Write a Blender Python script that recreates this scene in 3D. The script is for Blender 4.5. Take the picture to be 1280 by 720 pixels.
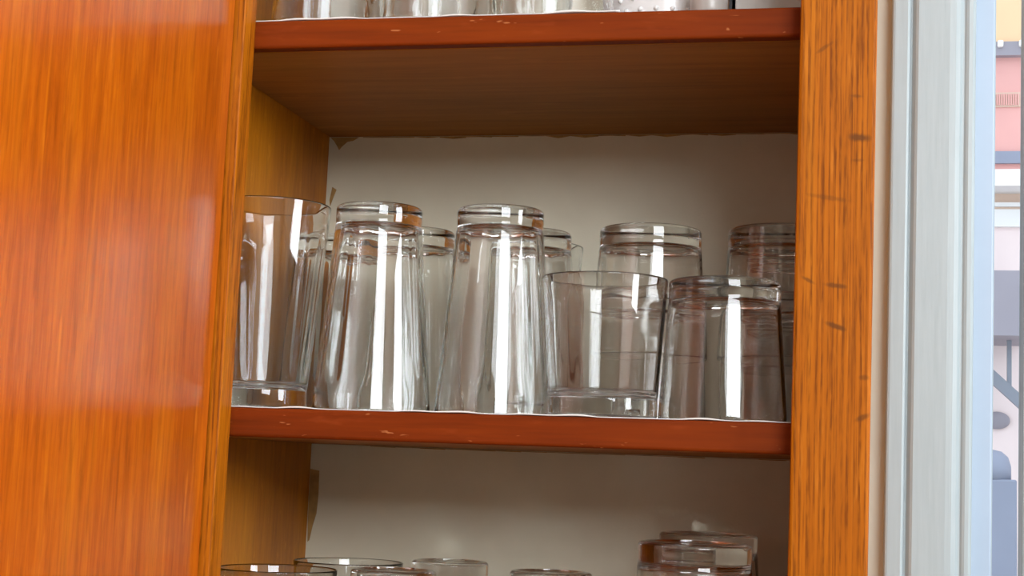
import bpy, bmesh, math, random
from mathutils import Vector, Matrix

random.seed(4)
scene = bpy.context.scene
for o in list(bpy.data.objects):
    bpy.data.objects.remove(o)
COL = scene.collection
EYE = 1.5            # camera height above the floor; the cabinet hangs at eye level

# ------------------------------------------------------------------ camera
cam_d = bpy.data.cameras.new('camera')
cam = bpy.data.objects.new('camera', cam_d)
COL.objects.link(cam)
YAW, PITCH, ROLL = 0.21354, 0.11559, 0.03615
F = Vector((-math.sin(YAW) * math.cos(PITCH), math.cos(YAW) * math.cos(PITCH), math.sin(PITCH)))
R0 = Vector((math.cos(YAW), math.sin(YAW), 0)); U0 = R0.cross(F)
Rr = math.cos(ROLL) * R0 + math.sin(ROLL) * U0
Uu = -math.sin(ROLL) * R0 + math.cos(ROLL) * U0
cam.matrix_world = Matrix(((Rr.x, Uu.x, -F.x, 0), (Rr.y, Uu.y, -F.y, -1.0),
                           (Rr.z, Uu.z, -F.z, EYE), (0, 0, 0, 1)))
cam_d.sensor_width = 36.0
cam_d.lens = 1928.76 / 1280 * 36.0
cam_d.clip_start = 0.02
cam_d.clip_end = 200
scene.camera = cam

# ------------------------------------------------------------------ world, daylight, exposure
world = bpy.data.worlds.new('sky'); scene.world = world
world.use_nodes = True
wn = world.node_tree.nodes
wn['Background'].inputs[0].default_value = (0.80, 0.90, 1.0, 1)
wn['Background'].inputs[1].default_value = 2.6

# daylight: a bright window in the wall behind the camera, a smaller one in the right-hand wall
WX, FY = 2.40, -3.00                                   # right wall, wall behind the camera
AX0, AX1, AZ0, AZ1 = 0.56, 2.20, 1.93, 2.98            # window behind the camera
SY0, SY1, SZ0, SZ1 = -1.50, -0.45, 1.55, 2.55          # window in the right-hand wall
def daylight(name, size, size_y, energy, loc, rot):
    ld = bpy.data.lights.new(name, 'AREA')
    ld.shape = 'RECTANGLE'; ld.size = size; ld.size_y = size_y
    ld.energy = energy; ld.color = (0.94, 0.97, 1.0)
    lo = bpy.data.objects.new(name, ld); COL.objects.link(lo)
    lo.location = loc; lo.rotation_euler = rot
daylight('front_window_daylight', AX1 - AX0, AZ1 - AZ0, 116, ((AX0 + AX1) / 2, FY - 0.10, (AZ0 + AZ1) / 2),
         (math.radians(90), 0, math.radians(0)))
daylight('side_window_daylight', SY1 - SY0, SZ1 - SZ0, 80, (WX + 0.10, (SY0 + SY1) / 2, (SZ0 + SZ1) / 2),
         (math.radians(90), 0, math.radians(90)))

scene.view_settings.view_transform = 'Standard'
scene.view_settings.look = 'None'
scene.view_settings.gamma = 1.0
scene.view_settings.use_curve_mapping = False
scene.view_settings.exposure = -0.27
cy = scene.cycles
cy.max_bounces = 32; cy.transmission_bounces = 28; cy.glossy_bounces = 10
cy.diffuse_bounces = 5; cy.transparent_max_bounces = 24
cy.sample_clamp_indirect = 12.0
cy.blur_glossy = 0.3

# ------------------------------------------------------------------ helpers
LEAN = 0.00802       # the old cabinet and window are slightly out of plumb
def lean(x, z):
    return x + LEAN * (z - EYE)

def tag(o, label=None, cat=None, group=None, kind=None):
    if label: o['label'] = label
    if cat: o['category'] = cat
    if group: o['group'] = group
    if kind: o['kind'] = kind
    return o

def obj(name, bm, mat, parent=None, smooth=False):
    me = bpy.data.meshes.new(name)
    bmesh.ops.recalc_face_normals(bm, faces=bm.faces[:])
    bm.to_mesh(me); bm.free()
    if smooth:
        for p in me.polygons: p.use_smooth = True
    o = bpy.data.objects.new(name, me)
    me.materials.append(mat)
    COL.objects.link(o)
    if parent: o.parent = parent
    return o

def empty(name, loc=(0, 0, 0)):
    o = bpy.data.objects.new(name, None); COL.objects.link(o)
    o.location = loc; o.empty_display_size = 0.05
    return o

def box(bm, x0, x1, y0, y1, z0, z1, bev=0.0, ln=False, seg=2):
    v = [bm.verts.new(((lean(x, z) if ln else x), y, z))
         for z in (z0, z1) for y in (y0, y1) for x in (x0, x1)]
    fs = [bm.faces.new([v[i] for i in q]) for q in
          ((0, 2, 3, 1), (4, 5, 7, 6), (0, 1, 5, 4), (2, 6, 7, 3), (0, 4, 6, 2), (1, 3, 7, 5))]
    if bev:
        es = {e for f in fs for e in f.edges}
        bmesh.ops.bevel(bm, geom=list(es), offset=bev, segments=seg, profile=0.5, affect='EDGES')
    return bm

def bxo(name, dims, mat, parent=None, bev=0.0, ln=False):
    bm = bmesh.new(); box(bm, *dims, bev=bev, ln=ln)
    return obj(name, bm, mat, parent)

def extrude_profile(name, pts, z0, z1, mat, parent=None, ln=True, n=1):
    """closed XY outline swept vertically"""
    bm = bmesh.new()
    rows = []
    for z in (z0, z1):
        rows.append([bm.verts.new((lean(x, z) if ln else x, y, z)) for x, y in pts])
    m = len(pts)
    for i in range(m):
        j = (i + 1) % m
        bm.faces.new((rows[0][i], rows[0][j], rows[1][j], rows[1][i]))
    bm.faces.new(rows[0]); bm.faces.new(rows[1])
    return obj(name, bm, mat, parent)

# ------------------------------------------------------------------ materials
def new_mat(name):
    m = bpy.data.materials.new(name); m.use_nodes = True
    nt = m.node_tree
    return m, nt, nt.nodes['Principled BSDF']

def node(nt, typ, **kw):
    n = nt.nodes.new(typ)
    for k, v in kw.items(): setattr(n, k, v)
    return n

def ramp(nt, stops, fac):
    r = node(nt, 'ShaderNodeValToRGB')
    el = r.color_ramp.elements
    while len(el) < len(stops): el.new(0.5)
    for e, (p, c) in zip(el, stops):
        e.position = p; e.color = (*c, 1)
    nt.links.new(fac, r.inputs[0])
    return r.outputs[0]

def mixc(nt, fac, a, b, typ='MIX'):
    n = node(nt, 'ShaderNodeMix', data_type='RGBA', blend_type=typ)
    for sock, v in ((n.inputs[0], fac), (n.inputs[6], a), (n.inputs[7], b)):
        if isinstance(v, (int, float)): sock.default_value = v
        elif isinstance(v, tuple): sock.default_value = (*v, 1)
        else: nt.links.new(v, sock)
    return n.outputs[2]

def coords(nt, scale, loc=(0, 0, 0)):
    tc = node(nt, 'ShaderNodeTexCoord'); mp = node(nt, 'ShaderNodeMapping')
    mp.inputs['Scale'].default_value = scale
    mp.inputs['Location'].default_value = loc
    nt.links.new(tc.outputs['Object'], mp.inputs[0])
    return mp.outputs[0]

def noise(nt, vec, scale, detail=4, rough=0.55, dist=0.0):
    n = node(nt, 'ShaderNodeTexNoise')
    n.inputs['Scale'].default_value = scale; n.inputs['Detail'].default_value = detail
    n.inputs['Roughness'].default_value = rough; n.inputs['Distortion'].default_value = dist
    nt.links.new(vec, n.inputs['Vector'])
    return n.outputs['Fac']

def bump(nt, h, strength, dist, bsdf):
    b = node(nt, 'ShaderNodeBump')
    b.inputs['Strength'].default_value = strength; b.inputs['Distance'].default_value = dist
    nt.links.new(h, b.inputs['Height']); nt.links.new(b.outputs[0], bsdf.inputs['Normal'])

def wood(name, dark, mid, light, along='Z', fine=260.0, coarse=26.0, stretch=0.03, rough=0.35, coat=0.3,
         coat_rough=0.22, bmp=0.06, marks=(), nicks=False, fibre=0.0, pores=0.0, coat_ior=1.5, spec=0.15):
    m, nt, b = new_mat(name)
    s = [1.0, 1.0, 1.0]; s['XYZ'.index(along)] = stretch
    v = coords(nt, tuple(s))
    n1 = noise(nt, v, coarse, 5, 0.6, 0.8)
    n2 = noise(nt, v, fine, 4, 0.65)
    s2 = [1.0, 1.0, 1.0]; s2['XYZ'.index(along)] = stretch * 5
    n3 = noise(nt, coords(nt, tuple(s2), (3, 1, 7)), fine * 0.55, 3, 0.6)
    c1 = ramp(nt, [(0.28, dark), (0.5, mid), (0.72, light)], n1)
    c2 = ramp(nt, [(0.30, tuple(x * 0.55 for x in mid)), (0.52, mid), (0.75, light)], n2)
    c = mixc(nt, 0.45, c1, c2)
    fl = ramp(nt, [(0.60, (0, 0, 0)), (0.74, (1, 1, 1))], n3)
    fm = node(nt, 'ShaderNodeMath', operation='MULTIPLY'); fm.inputs[1].default_value = 0.35
    nt.links.new(fl, fm.inputs[0])
    c = mixc(nt, fm.outputs[0], c, tuple(min(1, x * 1.25 + 0.01) for x in light))
    if fibre:
        f1 = noise(nt, coords(nt, (1, 1, 0.09), (1, 2, 3)), 210, 5, 0.7, 0.5)
        fr = ramp(nt, [(0.36, (0.62, 0.55, 0.5)), (0.5, (1, 1, 1)), (0.66, (1.18, 1.38, 1.5))], f1)
        c = mixc(nt, fibre, c, fr, 'MULTIPLY')
    if pores:
        ln_ = noise(nt, coords(nt, (1, 1, 0.022), (2.3, 5, 1.1)), pores, 3, 0.5, 0.25)
        br = noise(nt, coords(nt, (1, 1, 0.12), (5, 5, 5)), 520, 2)
        pr = ramp(nt, [(0.49, (0, 0, 0)), (0.60, (1, 1, 1))], ln_)
        pb = ramp(nt, [(0.34, (0.25, 0.25, 0.25)), (0.60, (1, 1, 1))], br)
        wv = node(nt, 'ShaderNodeTexWave', wave_type='BANDS', bands_direction='X')
        wv.inputs['Scale'].default_value = 92; wv.inputs['Distortion'].default_value = 9.0
        wv.inputs['Detail'].default_value = 3; wv.inputs['Detail Scale'].default_value = 0.6
        nt.links.new(coords(nt, (1, 1, 0.045)), wv.inputs['Vector'])
        wr = ramp(nt, [(0.10, (0.85, 0.85, 0.85)), (0.50, (0, 0, 0))], wv.outputs['Fac'])
        pr = mixc(nt, 0.55, pr, wr)
        pr = ramp(nt, [(0.10, (0, 0, 0)), (0.62, (1, 1, 1))], pr)
        pm = mixc(nt, 1.0, pr, pb, 'MULTIPLY')
        ph = node(nt, 'ShaderNodeMath', operation='MULTIPLY'); ph.inputs[1].default_value = 0.85
        nt.links.new(pm, ph.inputs[0])
        c = mixc(nt, ph.outputs[0], c, tuple(x * 0.5 for x in dark))
    for (mx, mz, rx, rz, ang, amt) in marks:
        # bruises, scratches and a knot in the wood itself
        tc = node(nt, 'ShaderNodeTexCoord'); mp = node(nt, 'ShaderNodeMapping', vector_type='TEXTURE')
        mp.inputs['Location'].default_value = (mx, -0.02, mz)
        mp.inputs['Rotation'].default_value = (0, ang, 0)
        mp.inputs['Scale'].default_value = (rx, 1.0, rz)
        nt.links.new(tc.outputs['Object'], mp.inputs[0])
        ln = node(nt, 'ShaderNodeVectorMath', operation='LENGTH'); nt.links.new(mp.outputs[0], ln.inputs[0])
        ad = node(nt, 'ShaderNodeMath', operation='ADD'); nt.links.new(ln.outputs['Value'], ad.inputs[0]); nt.links.new(n2, ad.inputs[1])
        sb = node(nt, 'ShaderNodeMath', operation='SUBTRACT'); sb.inputs[1].default_value = 0.5; nt.links.new(ad.outputs[0], sb.inputs[0])
        kr = ramp(nt, [(0.45, (1, 1, 1)), (1.0, (0, 0, 0))], sb.outputs[0])
        km = node(nt, 'ShaderNodeMath', operation='MULTIPLY'); km.inputs[1].default_value = amt
        nt.links.new(kr, km.inputs[0])
        c = mixc(nt, km.outputs[0], c, (0.11, 0.035, 0.006))
    if nicks:
        nk = noise(nt, coords(nt, (60.0, 260.0, 260.0), (0.7, 0.2, 0.4)), 1.0, 2, 0.6, 0.4)
        kr = ramp(nt, [(0.70, (0, 0, 0)), (0.74, (0.75, 0.75, 0.75))], nk)
        c = mixc(nt, kr, c, (0.42, 0.15, 0.05))
    nt.links.new(c, b.inputs['Base Color'])
    b.inputs['Roughness'].default_value = rough
    b.inputs['Coat Weight'].default_value = coat
    b.inputs['Coat Roughness'].default_value = coat_rough
    b.inputs['Coat IOR'].default_value = coat_ior
    b.inputs['Specular IOR Level'].default_value = spec
    bump(nt, n2, bmp, 0.002, b)
    nt.links.new(b.inputs['Normal'].links[0].from_socket, b.inputs['Coat Normal'])
    return m

M = {}
STILE_MARKS = ((0.0087, 1.7145, 0.0085, 0.0034, 0.10, 0.85), (0.0030, 1.7360, 0.0011, 0.0110, 0.10, 0.45),
               (0.0065, 1.7414, 0.0050, 0.0014, 0.1, 0.5), (-0.0107, 1.6761, 0.0160, 0.0020, 0.16, 0.4),
               (-0.0224, 1.6236, 0.0060, 0.0016, 0.5, 0.65), (-0.0051, 1.6202, 0.0085, 0.0020, 0.12, 0.7),
               (-0.0048, 1.5946, 0.0080, 0.0022, 0.35, 0.8), (0.0125, 1.5630, 0.0040, 0.0022, 0.0, 0.55),
               (0.0118, 1.5382, 0.0060, 0.0024, -0.45, 0.7), (-0.0143, 1.7731, 0.0080, 0.0016, -0.6, 0.5),
               (0.0080, 1.7000, 0.0050, 0.0013, 0.0, 0.4))
M['door'] = wood('orange_veneer', (0.36, 0.060, 0.0005), (0.465, 0.090, 0.0008), (0.58, 0.155, 0.003),
                 fine=230, coarse=30, rough=0.38, coat=1.0, coat_rough=0.20, coat_ior=1.6, bmp=0.05, fibre=0.55)
M['oak'] = wood('golden_oak', (0.30, 0.070, 0.001), (0.385, 0.102, 0.0015), (0.49, 0.160, 0.006),
                fine=300, coarse=36, rough=0.5, coat=0.0, spec=0.12, marks=STILE_MARKS, pores=620.0)
M['side'] = wood('inner_veneer', (0.34, 0.095, 0.002), (0.48, 0.155, 0.003), (0.60, 0.23, 0.008),
                 fine=200, coarse=22, stretch=0.10, rough=0.45, coat=0.2)
M['edge'] = wood('red_brown_edge', (0.10, 0.014, 0.0005), (0.165, 0.023, 0.0008), (0.22, 0.036, 0.001), along='X',
                 fine=160, coarse=40, stretch=0.05, rough=0.55, coat=0.0, spec=0.10, nicks=True)
M['shelf'] = wood('shelf_board', (0.28, 0.10, 0.012), (0.36, 0.135, 0.018), (0.42, 0.17, 0.026), along='X',
                  fine=120, coarse=18, stretch=0.06, rough=0.6, coat=0.05)

def make_back():
    m, nt, b = new_mat('greige_wall_paint')
    v = coords(nt, (1, 1, 1))
    n = noise(nt, v, 9, 4, 0.6)
    c = ramp(nt, [(0.3, (0.60, 0.57, 0.44)), (0.7, (0.68, 0.65, 0.51))], n)
    n2 = noise(nt, v, 600, 2)
    nt.links.new(c, b.inputs['Base Color'])
    b.inputs['Roughness'].default_value = 0.5
    bump(nt, n2, 0.10, 0.001, b)
    return m
M['back'] = make_back()

def plain(name, col, rough=0.5, var=0.06, sc=14.0, spec=0.5, metal=0.0):
    m, nt, b = new_mat(name)
    n = noise(nt, coords(nt, (1, 1, 1)), sc, 3)
    c = ramp(nt, [(0.3, tuple(x * (1 - var) for x in col)), (0.7, tuple(min(1, x * (1 + var)) for x in col))], n)
    nt.links.new(c, b.inputs['Base Color'])
    b.inputs['Roughness'].default_value = rough
    b.inputs['Metallic'].default_value = metal
    b.inputs['Specular IOR Level'].default_value = spec
    return m

def paint_gloss():
    m, nt, b = new_mat('white_gloss_paint')
    n = noise(nt, coords(nt, (1, 1, 0.06)), 300, 3)
    c = ramp(nt, [(0.3, (0.31, 0.372, 0.40)), (0.7, (0.34, 0.405, 0.435))], n)
    nt.links.new(c, b.inputs['Base Color'])
    b.inputs['Roughness'].default_value = 0.4
    b.inputs['Specular IOR Level'].default_value = 0.3
    bump(nt, n, 0.10, 0.001, b)
    return m
M['trim'] = paint_gloss()
M['sash'] = plain('cool_white_sash', (0.33, 0.42, 0.54), 0.4, 0.02)
M['cream'] = plain('cream_wall_paint', (0.52, 0.49, 0.41), 0.6, 0.03)
M['wall'] = plain('kitchen_wall_paint', (0.80, 0.78, 0.75), 0.7, 0.03, 4)
M['wall_brown'] = plain('warm_brown_wall_paint', (0.47, 0.40, 0.33), 0.7, 0.05, 4)
M['ceil'] = plain('ceiling_paint', (0.85, 0.84, 0.82), 0.8, 0.02, 4)
M['floor'] = plain('brown_floor', (0.42, 0.34, 0.27), 0.5, 0.15, 6)
M['ceramic'] = plain('white_ceramic', (0.78, 0.79, 0.80), 0.25, 0.03, 60)
M['grey_ceramic'] = plain('grey_ceramic', (0.42, 0.40, 0.38), 0.3, 0.05, 60)
M['black'] = plain('black_plastic', (0.012, 0.011, 0.012), 0.4, 0.1)
M['carton'] = plain('pale_carton', (0.56, 0.55, 0.52), 0.7, 0.05, 50)
M['liner'] = plain('white_shelf_paper', (0.74, 0.74, 0.73), 0.5, 0.03, 40)
M['chip'] = plain('bare_wood_chip', (0.36, 0.21, 0.06), 0.6, 0.3, 90)

def glass_mat(name, col, ior=1.50):
    m = bpy.data.materials.new(name); m.use_nodes = True
    nt = m.node_tree; nt.nodes.clear()
    out = node(nt, 'ShaderNodeOutputMaterial'); g = node(nt, 'ShaderNodeBsdfGlass')
    g.inputs['Color'].default_value = (*col, 1); g.inputs['Roughness'].default_value = 0.0
    g.inputs['IOR'].default_value = ior
    nt.links.new(g.outputs[0], out.inputs[0])
    return m
M['glass'] = glass_mat('clear_drinking_glass', (0.985, 0.992, 0.992))
M['tumbler'] = glass_mat('smoky_clear_glass', (0.965, 0.965, 0.96))

def pane_mat():
    m = bpy.data.materials.new('window_pane_glass'); m.use_nodes = True
    nt = m.node_tree; nt.nodes.clear()
    out = node(nt, 'ShaderNodeOutputMaterial')
    t = node(nt, 'ShaderNodeBsdfTransparent'); g = node(nt, 'ShaderNodeBsdfGlossy')
    g.inputs['Roughness'].default_value = 0.02
    t.inputs['Color'].default_value = (0.96, 0.97, 0.97, 1)
    fr = node(nt, 'ShaderNodeFresnel'); fr.inputs[0].default_value = 1.45
    mx = node(nt, 'ShaderNodeMixShader')
    nt.links.new(fr.outputs[0], mx.inputs[0]); nt.links.new(t.outputs[0], mx.inputs[1])
    nt.links.new(g.outputs[0], mx.inputs[2]); nt.links.new(mx.outputs[0], out.inputs[0])
    return m
M['pane'] = pane_mat()

# ------------------------------------------------------------------ room shell
WALLY = 0.302                                    # kitchen face of the window wall
BX0, BX1, BZ0, BZ1 = 0.100, 0.86, 0.98, 2.36     # opening of the window beside the cabinet
RX0, RX1, RY0, CEIL = -1.9, WX, FY, 3.10

def struct(o):
    o['kind'] = 'structure'; return o

bm = bmesh.new()
for d in ((RX0, BX0, WALLY, WALLY + 0.14, 0, CEIL), (BX1, RX1, WALLY, WALLY + 0.14, 0, CEIL),
          (BX0, BX1, WALLY, WALLY + 0.14, 0, BZ0), (BX0, BX1, WALLY, WALLY + 0.14, BZ1, CEIL)):
    box(bm, *d)
struct(obj('wall_back', bm, M['cream']))
bm = bmesh.new()
for d in ((WX, WX + 0.14, RY0, SY0, 0, CEIL), (WX, WX + 0.14, SY1, WALLY, 0, CEIL),
          (WX, WX + 0.14, SY0, SY1, 0, SZ0), (WX, WX + 0.14, SY0, SY1, SZ1, CEIL)):
    box(bm, *d)
struct(obj('wall_right', bm, M['wall_brown']))
struct(bxo('wall_left', (RX0 - 0.12, RX0, RY0, WALLY, 0, CEIL), M['wall']))
bm = bmesh.new()
for d in ((RX0, AX0, FY - 0.14, FY, 0, CEIL), (AX1, RX1, FY - 0.14, FY, 0, CEIL),
          (AX0, AX1, FY - 0.14, FY, 0, AZ0), (AX0, AX1, FY - 0.14, FY, AZ1, CEIL)):
    box(bm, *d)
struct(obj('wall_front', bm, M['wall_brown']))
struct(bxo('floor', (RX0, RX1, RY0, WALLY, -0.05, 0), M['floor']))
struct(bxo('ceiling', (RX0, RX1, RY0, WALLY, CEIL, CEIL + 0.05), M['ceil']))

def child_at(o, root):
    o.parent = root
    o.matrix_parent_inverse = Matrix.Translation(-Vector(root.location))
    return o
w2 = struct(empty('window_2', (WX, (SY0 + SY1) / 2, SZ0)))
for nm, d in (('window_frame', (WX + 0.02, WX + 0.07, SY0, SY0 + 0.03, SZ0, SZ1)),
              ('window_frame', (WX + 0.02, WX + 0.07, SY1 - 0.03, SY1, SZ0, SZ1)),
              ('window_frame', (WX + 0.02, WX + 0.07, SY0, SY1, SZ1 - 0.03, SZ1)),
              ('window_sill', (WX - 0.04, WX + 0.07, SY0, SY1, SZ0 - 0.001, SZ0 + 0.03))):
    child_at(bxo(nm, d, M['trim']), w2)
w3 = struct(empty('window_3', ((AX0 + AX1) / 2, FY, AZ0)))
for nm, d in (('window_frame', (AX0, AX0 + 0.03, FY - 0.07, FY - 0.02, AZ0, AZ1)),
              ('window_frame', (AX1 - 0.03, AX1, FY - 0.07, FY - 0.02, AZ0, AZ1)),
              ('window_frame', (AX0, AX1, FY - 0.07, FY - 0.02, AZ1 - 0.03, AZ1)),
              ('window_sill', (AX0, AX1, FY - 0.07, FY + 0.04, AZ0 - 0.001, AZ0 + 0.03))):
    child_at(bxo(nm, d, M['trim']), w3)

# window beside the cabinet: profiled casing, sash, muntin, pane
prof = [(0.0335, WALLY), (0.0335, 0.2865), (0.0345, 0.2848), (0.0362, 0.2842), (0.0462, 0.2836),
        (0.0478, 0.2846), (0.0490, 0.2868), (0.0502, 0.2874), (0.0514, 0.2858), (0.0530, 0.2836), (0.0550, 0.2826),
        (0.0800, 0.2826), (0.0850, 0.2832), (0.0885, 0.2850), (0.0905, 0.2872), (0.0920, 0.2876),
        (0.0935, 0.2866), (0.0955, 0.2860), (0.0985, 0.2864), (0.1005, 0.2880), (0.1012, 0.2905), (0.1012, WALLY)]
struct(extrude_profile('trim_1', prof, BZ0 - 0.1, BZ1 + 0.1, M['trim']))
w1 = struct(empty('window_1', (0.5, WALLY + 0.03, BZ0)))
def wpart(name, d, mat, bev=0.0015, ln=True):
    return child_at(bxo(name, d, mat, bev=bev, ln=ln), w1)
wpart('sash_stile', (0.090, 0.1185, WALLY + 0.012, WALLY + 0.05, BZ0 + 0.005, BZ1 - 0.005), M['sash'])
wpart('glazing_bead', (0.1180, 0.1196, WALLY + 0.018, WALLY + 0.04, BZ0 + 0.005, BZ1 - 0.005), M['trim'], 0.0003)
wpart('muntin', (0.1425, 0.160, WALLY + 0.014, WALLY + 0.046, BZ0 + 0.04, BZ1 - 0.04), M['trim'])
wpart('sash_stile', (0.805, 0.845, WALLY + 0.012, WALLY + 0.05, BZ0 + 0.005, BZ1 - 0.005), M['sash'])
wpart('sash_rail', (0.1185, 0.805, WALLY + 0.013, WALLY + 0.049, BZ0 + 0.005, BZ0 + 0.05), M['sash'])
wpart('sash_rail', (0.1185, 0.805, WALLY + 0.013, WALLY + 0.049, BZ1 - 0.05, BZ1 - 0.005), M['sash'])
for xa, xb in ((0.1187, 0.1426), (0.1598, 0.8052)):
    wpart('pane', (xa, xb, WALLY + 0.028, WALLY + 0.032, BZ0 + 0.045, BZ1 - 0.045), M['pane'], 0)

# ------------------------------------------------------------------ the cabinet
ZT, ZM, ZL = EYE + 0.30725, EYE + 0.03432, EYE - 0.2242     # shelf tops
TH = 0.0201
XL, XRIN = -0.45393, 0.000                                    # inner faces of the side panels
CB, CT = EYE - 0.55, EYE + 0.62                                # cabinet bottom and top
DEP = 0.29
cab = empty('kitchen_cabinet', (-0.22, 0.29, CB))
tag(cab, 'orange varnished wooden wall cabinet with open door, shelves full of clear glasses', 'cabinet')
def cpart(name, d, mat, bev=0.0008, ln=True):
    return child_at(bxo(name, d, mat, bev=bev, ln=ln), cab)
cpart('back_panel', (XL - 0.004, XRIN + 0.004, DEP, DEP + 0.008, CB + 0.012, CT - 0.012), M['back'], 0)
cpart('side_panel', (XL - 0.018, XL, 0.0, DEP + 0.010, CB, CT), M['side'])
cpart('side_panel', (XRIN, XRIN + 0.015, 0.0, DEP + 0.010, CB, CT), M['side'])
cpart('top_panel', (XL, XRIN, 0.0, DEP, CT - 0.018, CT), M['side'])
cpart('bottom_panel', (XL, XRIN, 0.0, DEP, CB, CB + 0.018), M['side'])
tag(cpart('stile', (-0.0319, 0.01642, -0.020, 0.0, CB, CT), M['oak'], 0.0022), 'golden oak stile with dark grain lines and scratches')
cpart('stile', (-0.4900, -0.41121, -0.020, 0.0, CB, CT), M['oak'], 0.0012)
cpart('rail', (-0.41121, -0.0319, -0.0195, 0.0, CT - 0.05, CT), M['oak'])
cpart('rail', (-0.41121, -0.0319, -0.0195, 0.0, CB, CB + 0.04), M['oak'])

def shelf(z, name='shelf'):
    s = bmesh.new()
    x0, x1 = lean(XL, z) + 0.0004, lean(XRIN, z) - 0.0004
    box(s, x0, x1, 0.0125, DEP - 0.0005, z - TH, z, bev=0.0004)
    so = child_at(obj(name, s, M['shelf']), cab)
    e = bmesh.new()
    box(e, x0, x1, 0.0005, 0.0125, z - TH, z, bev=0.0022, seg=3)
    eo = obj('edge_strip', e, M['edge'], so)
    eo['label'] = 'red-brown varnished front edge'
    eo.matrix_parent_inverse = Matrix.Translation(-Vector(cab.location))
    eo.matrix_parent_inverse = Matrix.Identity(4)
    eo.parent = so
    return so
for z in (ZT, ZM, ZL):
    shelf(z)

# open door, swung out a quarter turn; its inner face looks to the right
dz0, dz1 = CB + 0.012, CT - 0.012
dm = bmesh.new()
box(dm, -0.4395, -0.4187, -0.438, -0.0215, dz0, dz1, bev=0.0009, ln=True)
door = child_at(obj('door', dm, M['door']), cab)
door['label'] = 'open orange veneer door with a glossy inner face'

# flakes where the greige paint stops short and bare brown wood shows on the back panel
def chip(pts, off=0.0006):
    c = bmesh.new()
    y0, y1 = DEP - off, DEP + 0.0002
    a = [c.verts.new((x, y0, EYE + z)) for x, z in pts]
    b = [c.verts.new((x, y1, EYE + z)) for x, z in pts]
    c.faces.new(a)
    for i in range(len(pts)):
        j = (i + 1) % len(pts)
        c.faces.new((a[i], a[j], b[j], b[i]))
    o = child_at(obj('paint_flake', c, M['chip']), cab)
    return o
chip([(-0.4505, 0.2868), (-0.4240, 0.2868), (-0.4290, 0.2838), (-0.4345, 0.2828), (-0.4395, 0.2785), (-0.4420, 0.2755), (-0.4440, 0.2790), (-0.4470, 0.2835)])
chip([(-0.4536, -0.0076), (-0.4455, -0.0090), (-0.4452, -0.0300), (-0.4462, -0.0460), (-0.4490, -0.0560), (-0.4515, -0.0690), (-0.4530, -0.0705), (-0.4538, -0.0500)])
chip([(-0.4465, 0.2420), (-0.4425, 0.2395), (-0.4450, 0.2330), (-0.4478, 0.2245), (-0.4486, 0.2300)])
for i in range(17):            # ragged unpainted line along the top of the back panel
    xa = -0.42 + i * 0.0235
    hgt = random.uniform(0.0004, 0.0016)
    chip([(xa, 0.2869), (xa + 0.0237, 0.2869), (xa + 0.0237, 0.2869 - hgt), (xa + 0.012, 0.2869 - random.uniform(0.0004, 0.0028)), (xa, 0.2869 - hgt * 0.7)])
for i in range(17):
    xa = -0.40 + i * 0.0222
    hgt = random.uniform(0.0003, 0.0012)
    chip([(xa, 0.0139), (xa + 0.0224, 0.0139), (xa + 0.0224, 0.0139 - hgt), (xa, 0.0139 - hgt * 0.7)])

# white shelf liners with a wavy front edge that shows above the shelf edge
def liner(z, x0, x1, label, seed):
    rnd = random.Random(seed)
    ph = [rnd.uniform(0, 6.28) for _ in range(4)]
    bm = bmesh.new()
    n = 90
    def wav(x):
        return max(0.0, 0.0003 + 0.0006 * math.sin(x * 70 + ph[0]) + 0.0005 * math.sin(x * 160 + ph[1]) + 0.0004 * math.sin(x * 31 + ph[2]))
    ys = [(0.0020, 1.0), (0.0035, 0.8), (0.0055, 0.25), (0.0075, 0.0), (0.286, 0.0)]
    t = 0.0006
    up, lw = [], []
    for i in range(n + 1):
        x = x0 + (x1 - x0) * i / n
        up.append([bm.verts.new((x, y, z + t + w * wav(x))) for y, w in ys])
        lw.append([bm.verts.new((x, y, z + w * wav(x) * 0.6 + 0.00005)) for y, w in ys])
    for i in range(n):
        for k in range(len(ys) - 1):
            bm.faces.new((up[i][k], up[i + 1][k], up[i + 1][k + 1], up[i][k + 1]))
            bm.faces.new((lw[i][k], lw[i][k + 1], lw[i + 1][k + 1], lw[i + 1][k]))
        bm.faces.new((up[i][0], lw[i][0], lw[i + 1][0], up[i + 1][0]))
        bm.faces.new((up[i][-1], up[i + 1][-1], lw[i + 1][-1], lw[i][-1]))
    for i in (0, n):
        bm.faces.new(up[i] + lw[i][::-1])
    return tag(obj('shelf_liner', bm, M['liner'], None, True), label, 'shelf liner')
liner(ZM, -0.448, -0.004, 'thin white shelf liner with wavy front edge under the middle glasses', 3)
liner(ZT, -0.446, -0.150, 'thin white shelf liner under the glasses on the top shelf', 8)

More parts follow.
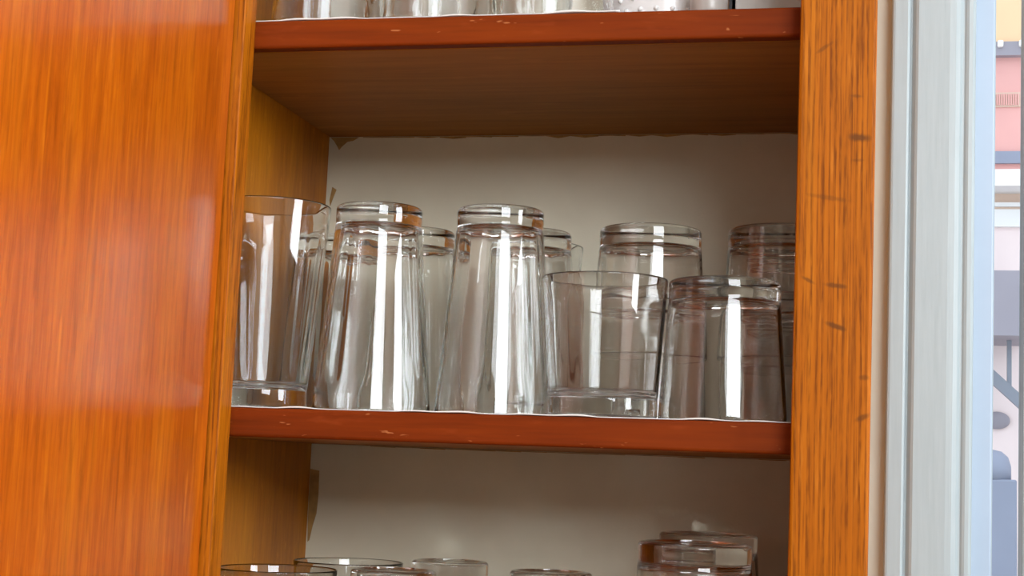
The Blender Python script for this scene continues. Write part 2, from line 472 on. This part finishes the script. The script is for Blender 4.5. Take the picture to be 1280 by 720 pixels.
# ------------------------------------------------------------------ drinking glasses
def lathe_glass(name, H, rb, rr, base_t, wall_b, wall_r, groove, flute_n, flute_a, mat, seg=120, punt=0.0016):
    """closed solid of revolution: rounded heavy base, tapering wall, rounded rim, lightly fluted inside"""
    def ro(z):                                  # upright foot band, then a straight taper
        return rb + (rr - rb) * 0.04 + (rr - rb) * 0.96 * max(0.0, (z - base_t) / (H - base_t))
    out = [(0.0, punt, 0), (rb * 0.55, punt, 0), (rb * 0.74, punt * 0.8, 0), (rb * 0.82, 0.0003, 0), (rb * 0.88, 0.0, 0)]
    fil = 0.0032
    for i in range(1, 6):
        a = i / 5 * math.pi / 2
        out.append((ro(0) - fil + fil * math.sin(a), fil - fil * math.cos(a), 0))
    z = fil
    zs = [base_t * 0.5, base_t * 0.8, base_t * 1.0, base_t * 1.12, base_t * 1.25, base_t * 1.45, base_t * 1.8]
    for q in zs:
        g = groove * math.exp(-((q - base_t * 1.12) / (base_t * 0.16)) ** 2)
        out.append((ro(q) - g, q, 0))
    n = 14
    for i in range(1, n + 1):
        q = base_t * 1.8 + (H - 0.0012 - base_t * 1.8) * i / n
        out.append((ro(q), q, 0))
    # rim
    w = wall_r
    for i in range(1, 7):
        a = i / 7 * math.pi
        out.append((ro(H) - w / 2 + w / 2 * math.cos(a), H - 0.0012 + 0.0012 * math.sin(a), 0))
    # inner wall, downwards
    zi0 = base_t + 0.0015
    def wi(q):
        t = (q - zi0) / (H - zi0)
        return wall_r + (wall_b - wall_r) * (1 - t) ** 2
    for i in range(0, n + 5):
        q = H - 0.0012 - (H - 0.0012 - (zi0 + 0.006)) * i / (n + 4)
        t = (q - zi0) / (H - zi0)
        fa = flute_a * min(1, max(0, (0.90 - t) / 0.12)) * min(1, max(0, (t - 0.02) / 0.08))
        out.append((ro(q) - wi(q), q, fa))
    rin = ro(zi0 + 0.006) - wi(zi0 + 0.006)
    for i in range(1, 6):
        a = i / 5 * math.pi / 2
        out.append((rin - 0.006 * (1 - math.cos(a)), zi0 + 0.006 - 0.006 * math.sin(a), 0))
    out.append((rin * 0.5, zi0 - 0.0006, 0)); out.append((0.0, zi0 - 0.0009, 0))
    bm = bmesh.new()
    rings = []
    for r, z, fa in out:
        if r == 0.0:
            rings.append([bm.verts.new((0, 0, z))]); continue
        ring = []
        for k in range(seg):
            a = 2 * math.pi * k / seg
            r2 = r + fa * (math.cos(flute_n * a) + 0.28 * math.cos((2 * flute_n + 3) * a + 0.6 + z * 9) + 0.5 * math.cos(3 * a + 1.0) + 0.3 * math.cos(5 * a + z * 30))
            ring.append(bm.verts.new((r2 * math.cos(a), r2 * math.sin(a), z)))
        rings.append(ring)
    for A, B in zip(rings, rings[1:]):
        for k in range(seg):
            j = (k + 1) % seg
            if len(A) == 1: bm.faces.new((A[0], B[k], B[j]))
            elif len(B) == 1: bm.faces.new((A[k], A[j], B[0]))
            else: bm.faces.new((A[k], A[j], B[j], B[k]))
    bmesh.ops.recalc_face_normals(bm, faces=bm.faces[:])
    me = bpy.data.meshes.new(name); bm.to_mesh(me); bm.free()
    for p in me.polygons: p.use_smooth = True
    me.materials.append(mat)
    return me

TALL_H, TUM_H = 0.1477, 0.0963
tall = lathe_glass('tall_glass', TALL_H, 0.0306, 0.0423, 0.0125, 0.0026, 0.0017, 0.0004, 12, 0.00018, M['glass'])
tumb = lathe_glass('tumbler', TUM_H, 0.0379, 0.0436, 0.0125, 0.0020, 0.0015, 0.0003, 9, 0.00011, M['tumbler'])

def place(name, me, x, y, z, inverted, rot, label, group):
    o = bpy.data.objects.new(name, me); COL.objects.link(o)
    h = TALL_H if me is tall else TUM_H
    if inverted:
        o.location = (x, y, z + h); o.rotation_euler = (math.pi, 0, rot)
    else:
        o.location = (x, y, z); o.rotation_euler = (0, 0, rot)
    return tag(o, label, 'glass', group)

GM = 'glasses on the middle shelf'; GT = 'glasses on the top shelf'; GL = 'glasses on the lower shelf'
e = 0.00066          # glasses stand on the liner
for x, y, inv, lab in (
    (-0.4066, 0.0459, 0, 'tall clear glass standing upright beside the open door on the middle shelf'),
    (-0.3284, 0.0549, 1, 'tall upside-down glass right of the upright tall glass, middle shelf front'),
    (-0.2413, 0.0659, 1, 'tall upside-down glass left of the upright short tumbler, middle shelf front'),
    (-0.3316, 0.1640, 1, 'tall upside-down glass seen behind the gap between two front tall glasses'),
    (-0.2390, 0.1689, 1, 'tall upside-down glass half hidden behind the second tall upside-down glass'),
    (-0.2535, 0.2450, 0, 'tall upright glass at the back, only its thin rim peeking out'),
    (-0.4080, 0.2030, 1, 'tall upside-down glass in the back left corner, seen through the upright glass')):
    place('tall_glass', tall, x, y, ZM + e, inv, random.uniform(0, 6.28), lab, GM)
NEST = 0.0492
for x, y, z, inv, lab in (
    (-0.1614, 0.0460, 0, 0, 'short clear tumbler standing upright at the front of the middle shelf'),
    (-0.0800, 0.0550, 0, 1, 'short upside-down tumbler at the front beside the oak stile, middle shelf'),
    (-0.1423, 0.1400, 0, 1, 'lower tumbler of the nested pair behind the upright short tumbler'),
    (-0.1423, 0.1400, NEST, 1, 'upper tumbler of the nested pair behind the upright short tumbler'),
    (-0.0465, 0.1400, 0, 1, 'lower tumbler of the nested pair partly hidden by the oak stile'),
    (-0.0465, 0.1400, NEST, 1, 'upper tumbler of the nested pair partly hidden by the oak stile'),
    (-0.0445, 0.2350, 0, 1, 'lower tumbler of the rearmost nested pair in the right corner'),
    (-0.0445, 0.2350, NEST, 1, 'upper tumbler of the rearmost nested pair in the right corner')):
    place('tumbler', tumb, x, y, ZM + e + z, inv, random.uniform(0, 6.28), lab, GM)

for x, y, lab in (
    (-0.3735, 0.0500, 'leftmost glass rim in the front row on the top shelf'),
    (-0.2880, 0.0500, 'second glass rim from the left in the front row on the top shelf'),
    (-0.2025, 0.0500, 'third glass rim on the top shelf, beside the white embossed bowl'),
    (-0.3320, 0.1400, 'left glass of the second row on the top shelf'),
    (-0.2450, 0.1400, 'right glass of the second row on the top shelf')):
    place('tall_glass', tall, x, y, ZT + e, 1, random.uniform(0, 6.28), lab, GT)

for x, y, inv, lab in (
    (-0.3880, 0.0440, 0, 'upright glass rim nearest the door on the lower shelf'),
    (-0.3713, 0.1540, 0, 'upright glass with wide rim behind the others at left, lower shelf'),
    (-0.3165, 0.0905, 1, 'upside-down glass with bright glint, second row of lower shelf'),
    (-0.3079, 0.2223, 1, 'upside-down glass at the back, left of the lone one, lower shelf'),
    (-0.2125, 0.1546, 1, 'lone upside-down glass near the middle of the lower shelf')):
    place('tall_glass', tall, x, y, ZL + 0.0002, inv, random.uniform(0, 6.28), lab, GL)
for x, y, w in ((-0.0962, 0.0523, 'front'), (-0.1017, 0.2250, 'rear')):
    for i, nm in enumerate(('lowest', 'middle', 'topmost')):
        place('tumbler', tumb, x, y, ZL + 0.0002 + i * 0.0411, 1, random.uniform(0, 6.28),
              '%s tumbler of the %s nested stack on the lower shelf' % (nm, w), GL)

# ------------------------------------------------------------------ other things on the top shelf
def lathe(name, pts, mat, loc, seg=64):
    bm = bmesh.new(); rings = []
    for r, z in pts:
        if r == 0: rings.append([bm.verts.new((0, 0, z))])
        else: rings.append([bm.verts.new((r * math.cos(2 * math.pi * k / seg), r * math.sin(2 * math.pi * k / seg), z)) for k in range(seg)])
    for A, B in zip(rings, rings[1:]):
        for k in range(seg):
            j = (k + 1) % seg
            if len(A) == 1: bm.faces.new((A[0], B[k], B[j]))
            elif len(B) == 1: bm.faces.new((A[k], A[j], B[0]))
            else: bm.faces.new((A[k], A[j], B[j], B[k]))
    o = obj(name, bm, mat, None, True); o.location = loc
    return o

bowl = empty('embossed_bowl', (-0.132, 0.095, ZT + e))
tag(bowl, 'white ceramic bowl with raised dots beside the glasses on the top shelf', 'bowl')
b0 = lathe('body', [(0, 0.0), (0.034, 0.0), (0.0385, 0.002), (0.0395, 0.006), (0.0405, 0.02), (0.042, 0.06), (0.0425, 0.062),
                    (0.040, 0.0625), (0.0385, 0.058), (0.037, 0.008), (0.03, 0.005), (0, 0.005)], M['ceramic'], (0, 0, 0))
b0.parent = bowl
bd = bmesh.new()
for row in range(6):
    for k in range(22):
        a = 2 * math.pi * (k + 0.5 * (row % 2)) / 22
        z = 0.009 + row * 0.0085
        r = 0.0397 + (z - 0.006) * 0.045
        bmesh.ops.create_icosphere(bd, subdivisions=1, radius=0.0021,
                                   matrix=Matrix.Translation((r * math.cos(a), r * math.sin(a), z)))
dots = obj('raised_dots', bd, M['ceramic'], bowl, True); dots['kind'] = 'stuff'

cup = empty('small_cup', (-0.0885, 0.060, ZT + e))
cup.location = (-0.0935, 0.040, ZT + e)
tag(cup, 'small grey round-bottomed cup next to the white bowl on the top shelf', 'cup')
c0 = lathe('body', [(0, 0.0), (0.006, 0.0), (0.0085, 0.001), (0.0115, 0.004), (0.0128, 0.009), (0.0132, 0.03), (0.0120, 0.0305),
                    (0.0116, 0.01), (0.009, 0.005), (0, 0.0035)], M['grey_ceramic'], (0, 0, 0), 40)
c0.parent = cup

box_ = bmesh.new()
box(box_, -0.078, -0.006, 0.075, 0.20, ZT + e, ZT + 0.10, bev=0.001)
tag(obj('carton', box_, M['carton']), 'pale grey carton beside the oak stile on the top shelf', 'carton')
bk = bmesh.new()
box(bk, -0.0830, -0.0806, 0.080, 0.18, ZT + e, ZT + 0.09, bev=0.0004)
tag(obj('tray', bk, M['black']), 'thin black tray standing on edge against the pale carton', 'tray')

# ------------------------------------------------------------------ outside, across the street
BY = 9.0
peach = plain('peach_stucco', (0.86, 0.56, 0.33), 0.8, 0.05, 3)
pink = plain('pink_stucco', (0.74, 0.37, 0.34), 0.8, 0.04, 3)
blush = plain('blush_stucco', (0.90, 0.74, 0.72), 0.8, 0.03, 3)
white = plain('white_moulding', (0.86, 0.84, 0.82), 0.7, 0.03, 3)
tan = plain('tan_moulding', (0.66, 0.48, 0.38), 0.7, 0.03, 3)
slate = plain('slate_blue_paint', (0.24, 0.265, 0.35), 0.6, 0.05, 3)
mauve = plain('mauve_grey_panel', (0.30, 0.275, 0.32), 0.6, 0.05, 3)
steel = plain('grey_painted_steel', (0.22, 0.24, 0.29), 0.5, 0.05, 3)
bld = empty('house', (1.0, BY, 0))
tag(bld, 'pink and peach stucco house across the way, seen through the window', 'house')
def hp(name, d, mat, bev=0.0):
    return child_at(bxo(name, d, mat, bev=bev), bld)
def Z(z): return EYE + z
HX0, HX1 = -3.0, 9.0
hp('upper_wall', (HX0, HX1, BY, BY + 0.3, Z(2.787), Z(4.2)), peach)
lg = hp('ledge', (HX0, HX1, BY - 0.06, BY + 0.3, Z(2.698), Z(2.787)), mauve)
for x in (0.93, 1.06, 1.20, 0.80):
    o = hp('lamp_globe', (x, x + 0.035, BY - 0.10, BY - 0.061, Z(2.745), Z(2.787)), white, 0.008)
hp('wall', (HX0, HX1, BY, BY + 0.3, Z(1.918), Z(2.698)), pink)
vt = hp('vent', (0.905, 1.075, BY - 0.012, BY + 0.01, Z(2.376), Z(2.469)), tan)
for i in range(11):
    x = 0.915 + i * 0.0142
    o = bxo('vent_slat', (x, x + 0.008, BY - 0.022, BY - 0.0115, Z(2.386), Z(2.459)), pink)
    o.parent = vt
hp('band', (HX0, HX1, BY - 0.03, BY + 0.01, Z(2.010), Z(2.087)), slate)
hp('cornice', (HX0, HX1, BY - 0.30, BY + 0.3, Z(1.816), Z(1.918)), white)
hp('cornice_shade_band', (HX0, HX1, BY - 0.02, BY + 0.3, Z(1.755), Z(1.816)), tan)  # tan strip stands in for the shadow band below the cornice
hp('moulding', (HX0, HX1, BY - 0.06, BY + 0.3, Z(1.73), Z(1.755)), white)
hp('moulding', (HX0, HX1, BY - 0.04, BY + 0.3, Z(1.605), Z(1.715)), white)
hp('moulding', (HX0, HX1, BY - 0.03, BY + 0.3, Z(1.715), Z(1.73)), tan)
hp('lower_wall', (HX0, HX1, BY, BY + 0.3, -1.5, Z(1.605)), blush)
hp('landing', (HX0, 1.075, BY - 0.7, BY, Z(0.86), Z(1.24)), mauve)
hp('post', (0.955, 0.98, BY - 0.40, BY - 0.37, Z(0.55), Z(0.86)), steel)
hb = bmesh.new()
for sgn in (0,):
    v = [(0.62, 0.916), (2.60, -0.910), (2.60, -1.000), (0.62, 0.826)]
    a = [hb.verts.new((x, BY - 0.42, Z(z))) for x, z in v]; b = [hb.verts.new((x, BY - 0.36, Z(z))) for x, z in v]
    hb.faces.new(a); hb.faces.new(b)
    for i in range(4): hb.faces.new((a[i], a[(i + 1) % 4], b[(i + 1) % 4], b[i]))
child_at(obj('handrail', hb, steel), bld)
bm = bmesh.new(); bmesh.ops.create_uvsphere(bm, u_segments=20, v_segments=12, radius=0.5, matrix=Matrix.Diagonal((0.16, 0.06, 0.11, 1)))
o = obj('wall_plaque', bm, mauve, None, True); o.location = (0.93, BY - 0.02, Z(0.395)); child_at(o, bld); o.location = (0.93, BY - 0.02, Z(0.395))
# dustbin with a domed lid in front of the house
bin_ = empty('dustbin', (0.86, BY - 1.2, -1.5)); tag(bin_, 'blue-grey lidded bin in front of the house, low in the window', 'bin')
k = (BY - 1.2 + 1) / (BY + 1)
bb = bxo('body', (-0.19, 0.055, -0.10, 0.10, 0, EYE * 1 + 1.5 + 0.03), slate, bev=0.01); bb.parent = bin_
o = lathe('lid', [(0, 0.16), (0.05, 0.15), (0.085, 0.12), (0.10, 0.07), (0.10, 0.0), (0, 0.0)], slate, (-0.065, 0, EYE + 1.5 + 0.03), 32); o.parent = bin_
struct(bxo('ground', (-8, 14, 0.46, 30, -1.55, -1.5), plain('pale_paving', (0.45, 0.44, 0.43), 0.9, 0.08, 2)))
